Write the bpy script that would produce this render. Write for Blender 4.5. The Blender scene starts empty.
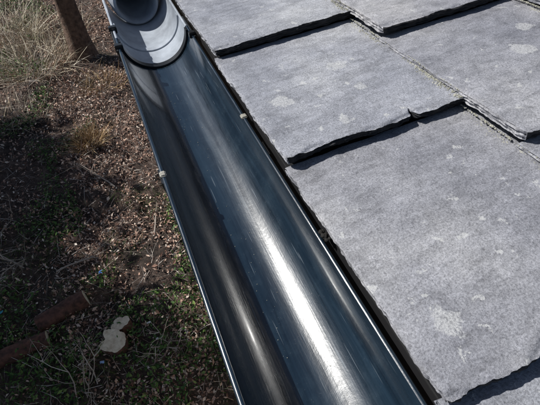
import bpy, math, random
from mathutils import Vector, Matrix, noise
random.seed(7)
R=random.random
def U(a,b): return a+(b-a)*random.random()
H=0.30
TH=math.radians(8)
UU=Vector((math.cos(TH),0,math.sin(TH))); VV=Vector((0,1,0)); NN=Vector((-math.sin(TH),0,math.cos(TH)))
def roofpt(u,v,z): return UU*u+VV*v+NN*z
GZ=-3.6
sc=bpy.context.scene
col=sc.collection
# ------------------------------------------------------------------ helpers
def mkobj(name,verts,faces,mats,parent=None,smooth=False,midx=None):
    me=bpy.data.meshes.new(name); me.from_pydata([tuple(v) for v in verts],[],faces)
    if not isinstance(mats,(list,tuple)): mats=[mats]
    for m in mats: me.materials.append(m)
    if midx is not None: me.polygons.foreach_set("material_index",midx)
    if smooth: me.polygons.foreach_set("use_smooth",[True]*len(me.polygons))
    me.update()
    ob=bpy.data.objects.new(name,me); col.objects.link(ob)
    if parent: ob.parent=parent
    return ob
def empty(name):
    e=bpy.data.objects.new(name,None); col.objects.link(e); return e
class NT:
    def __init__(s,name):
        s.m=bpy.data.materials.new(name); s.m.use_nodes=True; s.t=s.m.node_tree; s.n=s.t.nodes; s.l=s.t.links
        s.b=s.n["Principled BSDF"]
        s.tc=s.n.new("ShaderNodeTexCoord")
    def new(s,t,**k):
        n=s.n.new(t)
        for a,b in k.items(): setattr(n,a,b)
        return n
    def mapping(s,scale=(1,1,1),rot=(0,0,0)):
        m=s.new("ShaderNodeMapping"); m.inputs["Scale"].default_value=scale; m.inputs["Rotation"].default_value=rot
        s.l.new(s.tc.outputs["Object"],m.inputs["Vector"]); return m.outputs[0]
    def noise(s,vec,scale,detail=6,rough=.6,dist=0):
        n=s.new("ShaderNodeTexNoise"); n.inputs["Scale"].default_value=scale; n.inputs["Detail"].default_value=detail
        n.inputs["Roughness"].default_value=rough; n.inputs["Distortion"].default_value=dist
        s.l.new(vec,n.inputs["Vector"]); return n.outputs["Fac"]
    def ramp(s,fac,stops,interp='LINEAR'):
        r=s.new("ShaderNodeValToRGB"); e=r.color_ramp.elements; r.color_ramp.interpolation=interp
        while len(e)<len(stops): e.new(.5)
        for i,(p,c) in enumerate(stops):
            e[i].position=p; e[i].color=(c[0],c[1],c[2],1) if isinstance(c,(tuple,list)) else (c,c,c,1)
        s.l.new(fac,r.inputs[0]); return r.outputs[0]
    def mix(s,fac,a,b,mode='MIX'):
        m=s.new("ShaderNodeMix",data_type='RGBA',blend_type=mode)
        for k,v in ((0,fac),(6,a),(7,b)):
            if hasattr(v,"links"): s.l.new(v,m.inputs[k])
            elif k==0: m.inputs[0].default_value=v
            else: m.inputs[k].default_value=(v[0],v[1],v[2],1)
        return m.outputs[2]
    def math(s,op,a,b=0):
        m=s.new("ShaderNodeMath",operation=op)
        for k,v in ((0,a),(1,b)):
            if hasattr(v,"links"): s.l.new(v,m.inputs[k])
            else: m.inputs[k].default_value=v
        return m.outputs[0]
    def bump(s,h,dist,strength=1,prev=None):
        b=s.new("ShaderNodeBump"); b.inputs["Distance"].default_value=dist; b.inputs["Strength"].default_value=strength
        s.l.new(h,b.inputs["Height"])
        if prev is not None: s.l.new(prev,b.inputs["Normal"])
        return b.outputs[0]
    def set(s,**k):
        for a,v in k.items():
            i=s.b.inputs[a.replace("_"," ")]
            if hasattr(v,"links"): s.l.new(v,i)
            elif isinstance(v,tuple): i.default_value=(v[0],v[1],v[2],1)
            else: i.default_value=v
# ------------------------------------------------------------------ materials
def slate_mat():
    t=NT("slate")
    o=t.mapping(); 
    g=t.mapping((12,48,40),(0,0,math.radians(-32)))
    big=t.noise(o,6,4,.55); med=t.noise(o,34,9,.75,.2); fine=t.noise(o,620,3,.75); grain=t.noise(g,2.2,9,.72,.6)
    spk=t.noise(o,260,5,.8)
    c=t.ramp(big,[(.3,(.235,.238,.265)),(.52,(.335,.335,.355)),(.72,(.46,.455,.455))])
    c=t.mix(.8,c,t.ramp(med,[(.3,.55),(.5,.97),(.72,1.25)]),'MULTIPLY')
    c=t.mix(.9,c,t.ramp(fine,[(.3,.5),(.5,1),(.72,1.5)]),'MULTIPLY')
    c=t.mix(.7,c,t.ramp(grain,[(.3,.55),(.5,1),(.7,1.25)]),'MULTIPLY')
    c=t.mix(.9,c,t.ramp(spk,[(.30,.3),(.42,.95),(.60,1.0),(.72,1.5)]),'MULTIPLY')
    a=t.new("ShaderNodeAttribute",attribute_name="tint"); 
    c=t.mix(1,c,a.outputs["Color"],'MULTIPLY')
    v=t.new("ShaderNodeTexVoronoi"); v.inputs["Scale"].default_value=21; v.inputs["Randomness"].default_value=1
    wv=t.new("ShaderNodeVectorMath",operation='ADD')
    nz=t.new("ShaderNodeTexNoise"); nz.inputs["Scale"].default_value=55; nz.inputs["Detail"].default_value=6; nz.inputs["Roughness"].default_value=.7; t.l.new(o,nz.inputs["Vector"])
    sm=t.new("ShaderNodeVectorMath",operation='SCALE'); sm.inputs["Scale"].default_value=.036; t.l.new(nz.outputs["Color"],sm.inputs[0])
    t.l.new(o,wv.inputs[0]); t.l.new(sm.outputs[0],wv.inputs[1]); t.l.new(wv.outputs[0],v.inputs["Vector"])
    sep=t.new("ShaderNodeSeparateColor"); t.l.new(v.outputs["Color"],sep.inputs[0])
    rad=t.math('MULTIPLY',t.math('SUBTRACT',sep.outputs[0],.78),1.5)
    spot=t.ramp(t.math('SUBTRACT',rad,v.outputs["Distance"]),[(0,0),(.05,1)])
    spot=t.math('MULTIPLY',spot,t.ramp(fine,[(.38,.2),(.62,.7)]))
    c=t.mix(spot,c,(.62,.62,.61))
    v2=t.new("ShaderNodeTexVoronoi"); v2.inputs["Scale"].default_value=105; t.l.new(wv.outputs[0],v2.inputs["Vector"])
    s2=t.new("ShaderNodeSeparateColor"); t.l.new(v2.outputs["Color"],s2.inputs[0])
    sp=t.math('GREATER_THAN',t.math('SUBTRACT',t.math('MULTIPLY',t.math('SUBTRACT',s2.outputs[1],.84),2.6),v2.outputs["Distance"]),0)
    c=t.mix(t.math('MULTIPLY',sp,.5),c,(.66,.66,.64))
    riv=t.math('SNAP',t.noise(t.mapping((8,15,12),(0,0,math.radians(-32))),1.5,5,.55,.4),.055)
    nb=t.bump(riv,.012,.5); nb=t.bump(grain,.0014,.8,nb); nb=t.bump(med,.0012,.8,nb); nb=t.bump(spk,.0005,.8,nb); nb=t.bump(fine,.0004,1,nb)
    t.set(Base_Color=c,Roughness=.42,Normal=nb); t.b.inputs["Specular IOR Level"].default_value=.6
    return t.m
def slate_edge_mat():  # broken near edges; their backlit shade is put into the near-black colour
    t=NT("slate_broken_edge_shade"); g=t.mapping((40,60,500)); n=t.noise(g,2,5,.7)
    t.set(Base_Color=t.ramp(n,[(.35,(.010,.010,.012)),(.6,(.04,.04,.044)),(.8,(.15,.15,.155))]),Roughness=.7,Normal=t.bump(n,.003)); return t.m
def gutter_mat():
    t=NT("black_gutter_plastic"); o=t.mapping(); st=t.mapping((90,6,90)); 
    dust=t.noise(o,28,6,.7); speck=t.noise(o,520,3,.6); streak=t.noise(st,1.0,5,.6,.4); scr=t.noise(t.mapping((600,35,600),(0,0,.25)),1,2,.5)
    scr2=t.noise(t.mapping((420,16,420),(0,0,-.5)),1,1,.5)
    d=t.math('MULTIPLY',t.ramp(speck,[(.66,0),(.73,1)]),t.ramp(dust,[(.45,.0),(.7,.9)]))
    c=t.ramp(streak,[(.3,(.003,.008,.015)),(.7,(.011,.028,.048))])
    c=t.mix(t.math('MULTIPLY',t.ramp(dust,[(.5,0),(.75,1)]),.14),c,(.09,.14,.18))
    c=t.mix(t.math('MULTIPLY',d,.35),c,(.30,.32,.34))
    hair=t.math('MULTIPLY',t.ramp(scr2,[(.70,0),(.73,1)]),.35)
    c=t.mix(hair,c,(.22,.26,.30))
    r=t.math('ADD',t.ramp(streak,[(.3,.20),(.7,.34)]),t.math('MULTIPLY',d,.3))
    nb=t.bump(scr,.00012,.7); nb=t.bump(dust,.0006,.6,nb)
    t.set(Base_Color=c,Roughness=r,Normal=nb); t.b.inputs["IOR"].default_value=1.55
    t.b.inputs["Specular IOR Level"].default_value=.8
    t.b.inputs["Coat Weight"].default_value=.8; t.b.inputs["Coat Roughness"].default_value=.09
    return t.m
def plain(name,c,rough=.6,var=.3,scale=20,bump=0.0,c2=None,metal=0):
    t=NT(name); n=t.noise(t.mapping(),scale,6,.65)
    c2=c2 or tuple(x*(1-var) for x in c)
    k=dict(Base_Color=t.ramp(n,[(.3,c2),(.7,c)]),Roughness=rough)
    if bump: k['Normal']=t.bump(n,bump)
    t.set(**k); t.b.inputs["Metallic"].default_value=metal; return t.m
def island(name,stops,rough=.7,trans=0):
    t=NT(name); g=t.new("ShaderNodeNewGeometry")
    t.set(Base_Color=t.ramp(g.outputs["Random Per Island"],stops),Roughness=rough)
    t.b.inputs["Specular IOR Level"].default_value=.25
    return t.m
def ground_mat():
    t=NT("ground_soil"); o=t.mapping(); a=t.noise(o,.8,6,.6); b=t.noise(o,14,8,.7); f=t.noise(o,90,5,.7)
    c=t.ramp(a,[(.35,(.05,.036,.028)),(.55,(.15,.10,.078)),(.7,(.06,.055,.032))])
    c=t.mix(.9,c,t.ramp(b,[(.3,.25),(.5,.9),(.7,1.9)]),'MULTIPLY')
    c=t.mix(.9,c,t.ramp(f,[(.3,.3),(.5,1),(.7,2.0)]),'MULTIPLY')
    nb=t.bump(b,.07); nb=t.bump(f,.02,1,nb)
    t.set(Base_Color=c,Roughness=.95,Normal=nb); return t.m
M_sl=slate_mat(); M_se=slate_edge_mat(); M_g=gutter_mat()
M_blk=plain("black_plastic",(.02,.022,.025),.35)
M_white=plain("grey_white_pvc",(.52,.565,.63),.22,.5,18)
M_clipw=plain("worn_clip",(.50,.48,.42),.5,.6,250)
M_moss=plain("lichen_moss",(.50,.49,.43),.95,.5,90,.001,(.20,.20,.15))
M_dark=plain("roofing_felt",(.02,.02,.02),.9)
M_wall=plain("rendered_wall",(.45,.43,.38),.9,.2,4,.004)
M_wood=plain("fascia_paint",(.02,.02,.022),.5)
M_dirt=plain("dark_dirt",(.02,.018,.016),.9,.6,200)
M_bark=plain("bark",(.22,.14,.10),.95,.6,14,.03,(.045,.028,.02))
M_logbark=plain("log_bark",(.19,.085,.06),.9,.7,18,.02,(.03,.016,.013))
M_cut=plain("cut_wood",(.80,.71,.55),.8,.35,22,.003,(.46,.37,.26))
M_leafs=island("dead_leaves",[(0,(.08,.04,.03)),(.28,(.25,.14,.10)),(.6,(.48,.31,.23)),(.86,(.64,.49,.39)),(1,(.80,.71,.61))],.7)
M_green=island("green_leaves",[(0,(.02,.045,.012)),(.5,(.05,.11,.022)),(.85,(.10,.18,.04)),(1,(.18,.25,.07))],.45)
M_straw=island("dry_grass",[(0,(.20,.15,.09)),(.5,(.50,.43,.31)),(1,(.75,.69,.57))],.7)
M_brown=island("brown_stems",[(0,(.12,.07,.035)),(.5,(.36,.23,.11)),(1,(.56,.42,.24))],.7)
M_twig=island("pale_twigs",[(0,(.12,.09,.07)),(.6,(.38,.32,.27)),(1,(.68,.62,.56))],.8)
M_ever=island("evergreen_leaves",[(0,(.015,.03,.01)),(.6,(.03,.06,.018)),(1,(.06,.09,.03))],.55)
# ------------------------------------------------------------------ house
house=empty("slate_roofed_house")
def fb(x,y,z,o=4):
    s=0;a=1
    for k in range(o):
        s+=a*noise.noise(Vector((x,y,z))); x*=2.1;y*=2.1;z*=2.1;a*=.5
    return s
def q4(x,n=4):
    # angular (faceted) but continuous version of a noise value
    x*=n; f=math.floor(x); d=x-f; d=min(1,max(0,(d-.35)/.3)); return (f+d)/n
TILT=.0115; BASE=-.0075; TL=.0155; THK=.0115
def slate(row,u0,u1,v0,v1,seed,res,notch=False,tl=.012):
    Lu=u1-u0;Lv=v1-v0;N=res;M=res
    V=[];F=[];mi=[]
    th=THK; so=seed*13.7
    liftv=tl; skew=U(-.002,.002)
    hi=res>60
    def topz(u,v,s,t):
        z=BASE+TILT*(1-(u-u0)/(.7*H))+liftv*(1-t)+skew*(s-.5)
        z+=.0008*noise.noise(Vector((u*12,v*12,so)))+.0003*fb(u*45,v*70,so,3)
        return z
    rnd=.0005+.0025*R()
    for j in range(M+1):
        t0=(j/M)**1.8 if hi else j/M
        for i in range(N+1):
            s0=(i/N)**1.2 if hi else i/N
            u=u0+s0*Lu; v=v0+t0*Lv
            dn=t0*Lv; dl=s0*Lu; df=(1-t0)*Lv
            en=math.exp(-dn/.010); el=math.exp(-dl/.010); ef=math.exp(-df/.010)
            q1=q4(fb(u*24,so+2,3.1,3)); q2=fb(u*190,so,1,2)
            v+=en*(.0034*q1+.0009*q2+.0014*fb(u*12,so,3.1,2))
            v-=ef*.0015*fb(u*30,so,9.1,3)
            q1=q4(fb(v*24,so+7,1.1,3)); q2=fb(v*190,so,5.1,2)
            u+=el*(.0018*q1+.0007*q2)
            v+=rnd*math.exp(-dl/.005)*math.exp(-dn/.02)
            u+=rnd*.8*math.exp(-dn/.005)*math.exp(-dl/.02)
            if notch:
                uc=u-(u0+.150); w=.0022
                v+=.016*math.exp(-(uc/w)**2)*math.exp(-dn/.007)
            z=topz(u,v,s0,t0)
            if hi:
                wk=-.0015+.016*max(0,fb(u*13,v*5,so,3))
                if notch: wk+=.009*math.exp(-((u-u0-.165)/.012)**2)
                q=(dn-wk)/.0011
                z-=.0026/(1+math.exp(max(-30,min(30,q))))
                wl=-.001+.005*max(0,fb(v*22,u*6,so+40,3))
                q=(dl-wl)/.0009
                z-=.0012/(1+math.exp(max(-30,min(30,q))))
                if notch and dn<.03:
                    cu=u0+.150+.004*math.sin(dn*190)-.25*dn
                    z-=.003*math.exp(-((u-cu)/.0013)**2)*(1-dn/.03)
            V.append((u,v,z))
    W=N+1
    for j in range(M):
        for i in range(N):
            F.append((j*W+i,j*W+i+1,(j+1)*W+i+1,(j+1)*W+i)); mi.append(0)
    per=[(i,0) for i in range(N)]+[(N,j) for j in range(M)]+[(i,M) for i in range(N,0,-1)]+[(0,j) for j in range(M,0,-1)]
    prev=[j*W+i for i,j in per]; L=len(per); K=7 if hi else 2
    for l in range(1,K+1):
        cur=[]
        for k,(i,j) in enumerate(per):
            u,v,z=V[j*W+i]; 
            zb=topz(u,v,i/N,(j/M)**1.8 if hi else j/M)-th
            zz=z+(min(zb,z-.003)-z)*l/K
            a=.0024*fb(u*90,v*90,l*7.7+so,2)+.0012*math.sin(l*2.3+so)
            if j==0: v-=a-.0004*l
            if j==M: v+=a
            if i==0: u-=a*.6-.0003*l
            cur.append(len(V)); V.append((u,v,zz))
        for k in range(L):
            k2=(k+1)%L
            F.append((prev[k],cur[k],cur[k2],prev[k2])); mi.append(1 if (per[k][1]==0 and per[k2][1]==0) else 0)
        prev=cur
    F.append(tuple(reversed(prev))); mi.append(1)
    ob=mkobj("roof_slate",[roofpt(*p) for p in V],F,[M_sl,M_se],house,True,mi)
    at=ob.data.color_attributes.new("tint",'FLOAT_COLOR','POINT')
    k=U(.88,1.12); b=U(-.03,.02); c=(k*(1+b),k,k*(1-b*1.0+.02),1)
    at.data.foreach_set("color",list(c)*len(V))
    ob.data.set_sharp_from_angle(angle=math.radians(42))
    return ob
seed=1
for r in range(8):
    u0=(.30+.70*r)*H
    off=.10 if r%2==0 else .62
    for k in range(-6,7):
        v0=(off+.803*k)*H
        v1=v0+.803*H+.005
        vis = r<=2 and -1<=k<=2
        slate(r,u0,u0+(.70+.16)*H,v0+U(-.001,.001),v1,seed,165 if vis else 14,notch=(r==0 and k==1),tl=TL if vis else U(.011,.0155)); seed+=1
Y0=-5.0*H; Y1=6.0*H
def box(name,a,b,mat,parent=None):
    x0,y0,z0=a;x1,y1,z1=b
    v=[(x0,y0,z0),(x1,y0,z0),(x1,y1,z0),(x0,y1,z0),(x0,y0,z1),(x1,y0,z1),(x1,y1,z1),(x0,y1,z1)]
    f=[(0,3,2,1),(4,5,6,7),(0,1,5,4),(1,2,6,5),(2,3,7,6),(3,0,4,7)]
    return mkobj(name,v,f,mat,parent)
v=[roofpt(u,y,z) for z in (-.038,-.026) for u,y in ((.335*H,Y0),(6*H,Y0),(6*H,Y1),(.335*H,Y1))]
mkobj("roof_deck",v,[(0,3,2,1),(4,5,6,7),(0,1,5,4),(1,2,6,5),(2,3,7,6),(3,0,4,7)],M_dark,house)
box("fascia_board",(.345*H,Y0,-.20),(.345*H+.022,Y1,.002),M_wood,house)
box("soffit",(.345*H+.023,Y0,-.20),(.28,Y1,-.185),M_wood,house)
box("wall",(.28,Y0+.02,GZ-.3),(1.75,Y1-.02,-.03),M_wall,house)
# ------------------------------------------------------------------ moss / lichen grit
def blobs(name,pts,mat,sub=1,parent=None):
    import bmesh
    bm=bmesh.new(); bmesh.ops.create_icosphere(bm,subdivisions=sub,radius=1)
    bv=[v.co.copy() for v in bm.verts]; bf=[tuple(v.index for v in f.verts) for f in bm.faces]; bm.free()
    V=[];F=[]
    for p,r,fl in pts:
        o=len(V); s=R()*100
        for c in bv:
            k=r*(1+.6*noise.noise(c*1.3+Vector((s,0,0))))
            V.append(p+Vector((c.x*k,c.y*k,c.z*k*fl)))
        F+=[tuple(o+i for i in f) for f in bf]
    return mkobj(name,V,F,mat,parent,True)
pts=[]
for r in (1,2):
    for i in range(6500):
        v=U(-.2,2.7)*H
        dens=.35+1.1*noise.noise(Vector((v*14,r*3,0)))+.5*noise.noise(Vector((v*60,r*3,0)))
        if R()>dens: continue
        d=abs(random.gauss(0,.0045))-.002; u=(.30+.70*r)*H-d
        off=.10 if (r-1)%2==0 else .62
        t=((v/H-off)/.803)%1
        pts.append((roofpt(u,v,BASE+TL*(1-t)+.0002+(.004 if d<0 else 0)),U(.0003,.0013),.7))
blobs("moss_along_slates",pts,M_moss,1,house)
# ------------------------------------------------------------------ gutter
gut=empty("rain_gutter")
xl=-.085*H; xr=.302*H; gz=-.05*H; RG=(xr-xl)/2; gx=(xr+xl)/2
def halfpipe(name,ri,ro,y0,y1,mat,parent,ang0=math.pi,ang1=2*math.pi,n=48,ny=2,lip=True,cx=gx,cz=gz):
    prof=[]
    for i in range(n+1):
        a=ang0+(ang1-ang0)*i/n; prof.append((cx+ri*math.cos(a),cz+ri*math.sin(a)))
    if lip:
        c=(cx+ri+.002,cz)
        for i in range(1,8):
            a=math.pi-math.pi*1.35*i/7; prof.append((c[0]+.0024*math.cos(a),c[1]+.0024*math.sin(a)))
    for i in range(n+1):
        a=ang1+(ang0-ang1)*i/n; prof.append((cx+ro*math.cos(a),cz+ro*math.sin(a)))
    if lip:
        c=(cx-ri-.002,cz)
        for i in range(0,8):
            a=math.pi*1.35-math.pi*1.35*i/7
            prof.append((c[0]+.0024*math.cos(a),c[1]+.0024*math.sin(a)))
    P=len(prof);V=[];F=[]
    for j in range(ny+1):
        y=y0+(y1-y0)*j/ny
        for p in prof: V.append((p[0],y,p[1]))
    for j in range(ny):
        for k in range(P):
            k2=(k+1)%P; F.append((j*P+k,j*P+k2,(j+1)*P+k2,(j+1)*P+k))
    F.append(tuple(range(P))); F.append(tuple(reversed(range(ny*P,(ny+1)*P))))
    ob=mkobj(name,V,F,mat,parent,True)
    ob.data.set_sharp_from_angle(angle=math.radians(40))
    return ob
halfpipe("channel",RG,RG+.0025,-1.4,.70,M_g,gut,ny=60)
halfpipe("end_union",RG+.0028,RG+.0065,.655,.74,M_blk,gut,ny=4)
halfpipe("union_rim",RG-.0035,RG-.0004,.688,.70,M_blk,gut,lip=False,ny=3)
def clip(y,side,mat,w=.009,h=.006,l=.02,name="bracket_clip"):
    x=(xl-.002) if side<0 else (xr+.002)
    import bmesh
    bm=bmesh.new(); bmesh.ops.create_cube(bm,size=1)
    for v in bm.verts: v.co=Vector((x+v.co.x*w,y+v.co.y*l,gz+.0015+v.co.z*h))
    bmesh.ops.bevel(bm,geom=bm.edges[:],offset=.0012,segments=2,affect='EDGES')
    me=bpy.data.meshes.new(name); bm.to_mesh(me); bm.free(); me.materials.append(mat)
    ob=bpy.data.objects.new(name,me); col.objects.link(ob); ob.parent=gut
for y in (-1.0,-.3,1.156*H):
    halfpipe("bracket_strap",RG+.0028,RG+.006,y-.012,y+.012,M_blk,gut,lip=False)
clip(1.156*H,-1,M_clipw,.007,.005,.009); clip(1.38*H,1,M_clipw,.008,.004,.009)
for y in (.665,.735): clip(y,-1,M_blk,.013,.012,.010)
clip(.665,1,M_blk,.011,.010,.010)
# ------------------------------------------------------------------ pale pipe joined at gutter end
pipe=empty("white_drain_pipe")
halfpipe("pale_gutter_end",RG-.001,RG+.0022,.7005,.90,M_white,pipe,ny=4)
halfpipe("seam_ring",RG-.0035,RG-.0013,.752,.764,M_white,pipe,ny=1,lip=False)
def revolve(name,prof,cx,cz,mat,parent,n=48):
    V=[];F=[]
    for y,r,dz in prof:
        for i in range(n):
            a=2*math.pi*i/n; V.append((cx+r*math.cos(a),y,cz+dz+r*math.sin(a)))
    for j in range(len(prof)-1):
        for i in range(n):
            i2=(i+1)%n; F.append((j*n+i,j*n+i2,(j+1)*n+i2,(j+1)*n+i))
    F.append(tuple(range(n)))
    ob=mkobj(name,V,F,mat,parent,True); ob.data.set_sharp_from_angle(angle=math.radians(35)); return ob
pc=gz-.004
# open pipe mouth: inner bore, rounded lip, socket, body
revolve("pipe_body",[(1.05,.034,-.008),(.885,.036,-.008),(.872,.037,-.008),(.868,.039,-.008),(.870,.043,-.007),(.882,.048,-.004),(.892,.0505,0),(.907,.0505,0),(.910,.047,0),(.917,.047,0),(.920,.0525,0),(2.2,.0525,0)],gx,pc,M_white,pipe)
blobs("dirt_clump",[(Vector((xr+.006+U(-.002,.002),.66*H+U(-.006,.006),gz+.004+U(0,.003))),U(.0015,.0035),.8) for _ in range(10)],M_dirt,2)
pts=[]
for _ in range(140):
    a=math.radians(random.gauss(268,16)); y=U(.0,.69)
    if noise.noise(Vector((y*9,a*2,1)))<-.05: continue
    pts.append((Vector((gx+(RG-.0003)*math.cos(a),y,gz+(RG-.0003)*math.sin(a))),U(.0002,.0005),.8))
blobs("gutter_grit",pts,M_moss,1,gut)
# ------------------------------------------------------------------ ground
def gh(x,y):
    return GZ+.10*noise.noise(Vector((x*.5,y*.5,1)))+.07*noise.noise(Vector((x*2.2,y*2.2,4)))+.045*noise.noise(Vector((x*7,y*7,2)))
n=260;V=[];F=[]
for j in range(n+1):
    for i in range(n+1):
        a=(i/n-.5)*2; b=(j/n-.5)*2
        x=-1+4*a+ (300*abs(a)**7*(1 if a>0 else -1)); y=6+6*b+(300*abs(b)**7*(1 if b>0 else -1))
        V.append((x,y,gh(x,y)))
for j in range(n):
    for i in range(n):
        F.append((j*(n+1)+i,j*(n+1)+i+1,(j+1)*(n+1)+i+1,(j+1)*(n+1)+i))
mkobj("ground",V,F,ground_mat(),None,True)
def leafmesh(name,items,mat):
    V=[];F=[]
    for p,s,nrm in items:
        n=nrm.normalized(); t=n.orthogonal().normalized(); t=Matrix.Rotation(U(0,6.28),3,n)@t; b=n.cross(t)
        o=len(V); w=s*U(.35,.6); c=U(-.3,.35)*s
        V+=[p-t*s*.5, p-t*.05*s+b*w*.5+n*c*.5, p+t*s*.5+n*c*.3, p-t*.05*s-b*w*.5+n*c*.5]
        F+=[(o,o+1,o+2),(o,o+2,o+3)]
    return mkobj(name,V,F,mat)
def up(s=.6): return Vector((random.gauss(0,s),random.gauss(0,s),1))
L=[]
while len(L)<48000:
    x=U(-3.2,.9); y=U(1.2,13)
    d=.22+.78*(noise.noise(Vector((x*1.3,y*1.3,8)))+.6*noise.noise(Vector((x*4,y*4,8)))>-.15)
    if x<-1.25: d*=.4
    if R()>d: continue
    L.append((Vector((x,y,gh(x,y)+U(0,.07))),U(.010,.055)*(1.4 if R()<.1 else 1),up(.85)))
leafmesh("leaf_litter",L,M_leafs)
L=[]
while len(L)<18000:
    x=U(-3.2,.8); y=U(1.0,12)
    g=noise.noise(Vector((x*1.3,y*1.3,20)))
    w=.0
    if y<3.0: w=.8
    if x<-1.2: w=max(w,.5)
    if x>-.1 and y<4.2: w=max(w,.4)
    if g<.35-w*.6 : continue
    L.append((Vector((x,y,gh(x,y)+abs(random.gauss(0,.06)))),U(.02,.06),up()))
leafmesh("ground_ivy",L,M_green)
def blades(items,mat,name):
    V=[];F=[]
    for p,d,l,w in items:
        side=d.cross(Vector((R()-.5,R()-.5,R()))).normalized()*w
        bend=Vector((R()-.5,R()-.5,-.6*R()))*l*.6
        o=len(V)
        ps=[p,p+d*l*.35+bend*.08,p+d*l*.7+bend*.35,p+d*l+bend*.8]
        for k,c in enumerate(ps):
            f=1-k/3.2; V+=[c-side*f,c+side*f]
        for k in range(3): F.append((o+2*k,o+2*k+1,o+2*k+3,o+2*k+2))
    return mkobj(name,V,F,mat)
def tuft(cx,cy,r,n,l0,l1,w=.003,spread=.6):
    out=[]
    for _ in range(n):
        a=U(0,6.28); rr=r*math.sqrt(R()); x=cx+rr*math.cos(a); y=cy+rr*math.sin(a)
        d=Vector((math.cos(a)*spread*U(.1,1.6)+random.gauss(0,.35),math.sin(a)*spread*U(.1,1.6)+random.gauss(0,.35),U(.2,1))).normalized()
        out.append((Vector((x,y,gh(x,y))),d,U(l0,l1),w*U(.5,1.4)))
    return out
blades(tuft(-1.4,8.2,.75,600,.2,.85,.0055)+tuft(-2.1,9.8,.9,500,.3,.9,.006)+tuft(-1.0,9.6,.7,250,.3,.8,.006)+tuft(-1.5,8.6,1.1,400,.1,.5,.005),M_straw,"dry_grass")
blades(tuft(-1.7,6.6,.45,160,.15,.5,.0035),M_straw,"dry_grass")
blades(tuft(-.72,5.4,.22,420,.12,.4,.005,.5),M_brown,"brown_shrub")
blades(tuft(-.35,7.0,.35,200,.2,.5,.004,.5),M_brown,"brown_shrub")
it=[]
for _ in range(9500):
    x=U(-3,.7);y=U(1.2,12)
    d=Vector((random.gauss(0,1),random.gauss(0,1),random.gauss(.1,.3))).normalized()
    it.append((Vector((x,y,gh(x,y)+.02)),d,U(.04,.3),U(.001,.0036)))
blades(it,M_twig,"fallen_twigs")
it=[]
for _ in range(5000):
    x=U(-2.6,.5);y=U(1.2,4.2)
    if noise.noise(Vector((x*1.7,y*1.7,33)))<-.02: continue
    d=Vector((random.gauss(0,.5),random.gauss(0,.5),1)).normalized()
    it.append((Vector((x,y,gh(x,y))),d,U(.06,.22),U(.002,.004)))
blades(it,M_green,"green_grass")
def tube(V,F,ps,rs,n=6):
    o=len(V)
    for k,p in enumerate(ps):
        d=(ps[min(k+1,len(ps)-1)]-ps[max(k-1,0)]).normalized(); t=d.orthogonal().normalized(); b=d.cross(t)
        for i in range(n):
            a=6.2832*i/n; V.append(p+(t*math.cos(a)+b*math.sin(a))*rs[k])
    for k in range(len(ps)-1):
        for i in range(n):
            i2=(i+1)%n; F.append((o+k*n+i,o+k*n+i2,o+(k+1)*n+i2,o+(k+1)*n+i))
def branch(V,F,p,d,l,r,depth,tips,wob=.25,n=5,kids=3):
    ps=[p];rs=[r];q=p.copy();dd=d.copy();K=5
    for k in range(K):
        dd=(dd+Vector((random.gauss(0,wob),random.gauss(0,wob),random.gauss(0,wob*.6)))*.5).normalized()
        q=q+dd*l/K; ps.append(q.copy()); rs.append(r*(1-.6*(k+1)/K))
    tube(V,F,ps,rs,n)
    if depth==0: tips.append(q); return
    for _ in range(kids):
        k=random.randint(2,K); a=(dd+Vector((random.gauss(0,.8),random.gauss(0,.8),random.gauss(.1,.5)))).normalized()
        branch(V,F,ps[k],a,l*U(.5,.75),rs[k]*.75,depth-1,tips,wob,n,kids)
for cx,cy,s in ((-1.72,3.5,.6),(-1.12,1.75,.55),(-1.95,4.1,.45),(-.4,1.9,.3),(-1.6,7.4,.7)):
    V=[];F=[];tips=[]
    for _ in range(8):
        branch(V,F,Vector((cx+U(-.1,.1),cy+U(-.1,.1),gh(cx,cy))),Vector((random.gauss(0,.6),random.gauss(0,.6),.6)).normalized(),s*U(.6,1),.007,2,tips,.3,4,3)
    mkobj("bare_shrub",V,F,M_twig)
for cx,cy,a,l in ((-.5,4.3,2.2,.7),(-.2,3.3,1.2,.5),(-.9,6.3,.4,.8),(-1.3,3.2,.2,.6)):
    V=[];F=[];tips=[]
    branch(V,F,Vector((cx,cy,gh(cx,cy)+.04)),Vector((math.cos(a),math.sin(a),.03)),l,.011,1,tips,.15,6,3)
    mkobj("fallen_branch",V,F,M_twig)
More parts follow.
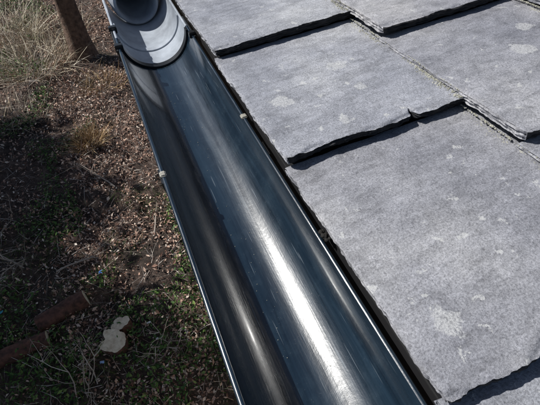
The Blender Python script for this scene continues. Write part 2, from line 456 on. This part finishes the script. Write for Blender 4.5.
def tree(x,y,h,rt,cr,nclump,leafm,lean=(0,0),leaf=.09,per=70,zs=.8):
    e=empty("garden_tree"); V=[];F=[];tips=[]
    z0=gh(x,y)-.1; ps=[];rs=[]
    for k in range(29):
        f=k/28; ps.append(Vector((x+lean[0]*f+.05*math.sin(f*5+x),y+lean[1]*f+.05*math.cos(f*6),z0+h*f))); rs.append(rt*(1+.45*math.exp(-f*18))*(1-.72*f))
    o=len(V); tube(V,F,ps,rs,24)
    for q in range(o,len(V)):   # fluted, ridged bark
        k=(q-o)//24; c=ps[k]; a=V[q]-c; m=1+.12*noise.noise(Vector((a.x*14/rt*.2,a.y*14/rt*.2,k*.25)))+.05*noise.noise(Vector((a.x*60,a.y*60,k*.8)))
        V[q]=c+a*m
    for k in range(14,29,2):
        for _ in range(2):
            a=U(0,6.28); branch(V,F,ps[k],Vector((math.cos(a),math.sin(a),U(.2,.9))).normalized(),cr*.75,rs[k]*.5,2,tips,.25,5,3)
    mkobj("trunk_and_limbs",V,F,M_bark,e,True)
    L=[];c=Vector((x+lean[0],y+lean[1],z0+h))
    cl=[]
    for _ in range(nclump):
        d=Vector((random.gauss(0,1),random.gauss(0,1),random.gauss(0,1))).normalized()*cr*(R()**.45)
        cl.append(c+Vector((d.x,d.y,d.z*zs)))
    for q in cl:
        s=U(.18,.42)
        for _ in range(per):
            p=q+Vector((random.gauss(0,s),random.gauss(0,s),random.gauss(0,s*.7)))
            L.append((p,leaf*U(.6,1.4),Vector((random.gauss(0,1),random.gauss(0,1),random.gauss(.6,1)))))
    lo=leafmesh("crown",L,leafm); lo.parent=e
tree(-.50,8.1,5.2,.20,1.3,8,M_brown,(-.25,.3),.06,30)
tree(-6.85,8.0,5.0,.16,1.45,130,M_ever,leaf=.22,per=80,zs=1.0)
tree(-6.7,5.3,5.0,.16,1.45,140,M_ever,leaf=.22,per=80,zs=1.0)
tree(-4.2,3.4,3.9,.12,1.0,100,M_ever,leaf=.2,per=70)
def log(x0,y0,x1,y1,r,zt):
    e=empty("cut_log"); a=Vector((x0,y0,gh(x0,y0)+zt)); b=Vector((x1,y1,gh(x1,y1)+zt)); N=28;K=14;V=[];F=[]
    d=(b-a).normalized(); t=d.orthogonal().normalized(); bb=d.cross(t)
    for k in range(K+1):
        p=a.lerp(b,k/K)
        for i in range(N):
            an=6.2832*i/N; rr=r*(1+.2*noise.noise(Vector((math.cos(an)*1.5,math.sin(an)*1.5,k*.35+x0*5)))+.10*noise.noise(Vector((math.cos(an)*6,math.sin(an)*6,k*.8))))
            V.append(p+(t*math.cos(an)+bb*math.sin(an))*rr)
    for k in range(K):
        for i in range(N): F.append((k*N+i,k*N+(i+1)%N,(k+1)*N+(i+1)%N,(k+1)*N+i))
    mkobj("bark",V,F,M_logbark,e,True)
    for rows,q in ((V[:N],a-d*.004),(V[-N:],b+d*.004)):
        W=list(rows)+[q]; mkobj("sawn_end",W,[(i,(i+1)%N,N) for i in range(N)],M_cut,e)
log(-1.50,2.60,-1.02,2.72,.09,.06); log(-1.95,2.35,-1.42,2.42,.08,.05)
def slab(x,y,r,h,rot,cut=.0,tilt=(0,0)):
    e=empty("log_slice");N=64;V=[];F=[];z=gh(x,y)
    pr=[]
    for i in range(N):
        a=6.2832*i/N
        rr=r*(1+.14*math.sin(2*a+rot)+.14*noise.noise(Vector((math.cos(a)*2,math.sin(a)*2,x*9)))+.07*noise.noise(Vector((math.cos(a)*6,math.sin(a)*6,x*9))))
        dd=abs(((a-rot+math.pi)%(2*math.pi))-math.pi); rr*=1-cut*math.exp(-(dd/.45)**2)
        pr.append((rr*math.cos(a),rr*math.sin(a)))
    for zz,s in ((-.02,1),(h*.5,1.02),(h,1)):
        for px,py in pr: V.append(Vector((x+px*s,y+py*s,z+zz+tilt[0]*px+tilt[1]*py)))
    for k in range(2):
        for i in range(N): F.append((k*N+i,k*N+(i+1)%N,(k+1)*N+(i+1)%N,(k+1)*N+i))
    mkobj("bark",V,F,M_logbark,e,True)
    W=[v+Vector((0,0,.003)) for v in V[2*N:]]+[Vector((x,y,z+h+.003))]
    mkobj("sawn_face",W,[(i,(i+1)%N,N) for i in range(N)],M_cut,e)
slab(-.83,2.10,.125,.09,2.6,.6,(.05,.1)); slab(-.73,2.26,.085,.11,1,.3,(.2,-.1)); 
def scrap(x,y,s,c,nm):
    m=plain(nm+"_mat",c,.4,.1); V=[];F=[];z=gh(x,y)+.05
    for j in range(4):
        for i in range(4): V.append((x+(i-1.5)*s/3+U(-.13,.13)*s,y+(j-1.5)*s/5+U(-.13,.13)*s,z+U(0,.35)*s))
    for j in range(3):
        for i in range(3): F.append((j*4+i,j*4+i+1,(j+1)*4+i+1,(j+1)*4+i))
    mkobj(nm,V,F,m)
scrap(-.84,3.0,.05,(.10,.25,.65),"plastic_scrap"); scrap(-1.86,2.88,.07,(.1,.5,.6),"plastic_scrap"); scrap(-.47,2.2,.035,(.7,.7,.7),"paper_scrap")
scrap(-.42,2.0,.04,(.7,.7,.7),"paper_scrap"); scrap(-.95,1.95,.04,(.3,.45,.7),"plastic_scrap")
L=[]
for _ in range(12000):
    x=U(-14,8); L.append((Vector((x,17+random.gauss(0,.45)+.3*math.sin(x),GZ+U(0,2.2)+.25*noise.noise(Vector((x,0,0))))),U(.08,.2),Vector((random.gauss(0,1),-1,random.gauss(0,1)))))
leafmesh("hedge",L,M_ever)
# ------------------------------------------------------------------ light
S=Vector((-.589,.40,.702)).normalized()
sd=bpy.data.lights.new("sun","SUN"); sd.energy=5.0; sd.angle=math.radians(.5); sd.color=(1,.98,.94)
so=bpy.data.objects.new("sun",sd); col.objects.link(so); so.rotation_euler=S.to_track_quat('Z','Y').to_euler()
w=bpy.data.worlds.new("World"); sc.world=w; w.use_nodes=True
sky=w.node_tree.nodes.new("ShaderNodeTexSky"); sky.sky_type='NISHITA'; sky.sun_disc=False
sky.sun_elevation=math.asin(S.z); sky.sun_rotation=math.atan2(S.x,S.y)
bg=w.node_tree.nodes["Background"]; w.node_tree.links.new(sky.outputs[0],bg.inputs[0]); bg.inputs[1].default_value=.06
# ------------------------------------------------------------------ camera
d1=Vector((-250,442,405)).normalized(); d2=Vector((2447,1013,405)); d2=(d2-d1*d2.dot(d1)).normalized()
n3=Vector((d1.y*d2.z-d1.z*d2.y,d1.z*d2.x-d1.x*d2.z,d1.x*d2.y-d1.y*d2.x))
X=d2*math.cos(TH)-n3*math.sin(TH); Z=d2*math.sin(TH)+n3*math.cos(TH)
right=Vector((X.x,d1.x,Z.x)); upv=Vector((X.y,d1.y,Z.y)); fw=Vector((X.z,d1.z,Z.z))
cd=bpy.data.cameras.new("camera"); cam=bpy.data.objects.new("camera",cd); col.objects.link(cam)
m=Matrix((right,upv,-fw)).transposed().to_4x4(); m.translation=NN*H; cam.matrix_world=m
cd.lens=27; cd.sensor_width=36; cd.clip_start=.01; cd.clip_end=1500
sc.camera=cam
sc.view_settings.view_transform='Standard'; sc.view_settings.look='None'; sc.view_settings.exposure=0
print("done")
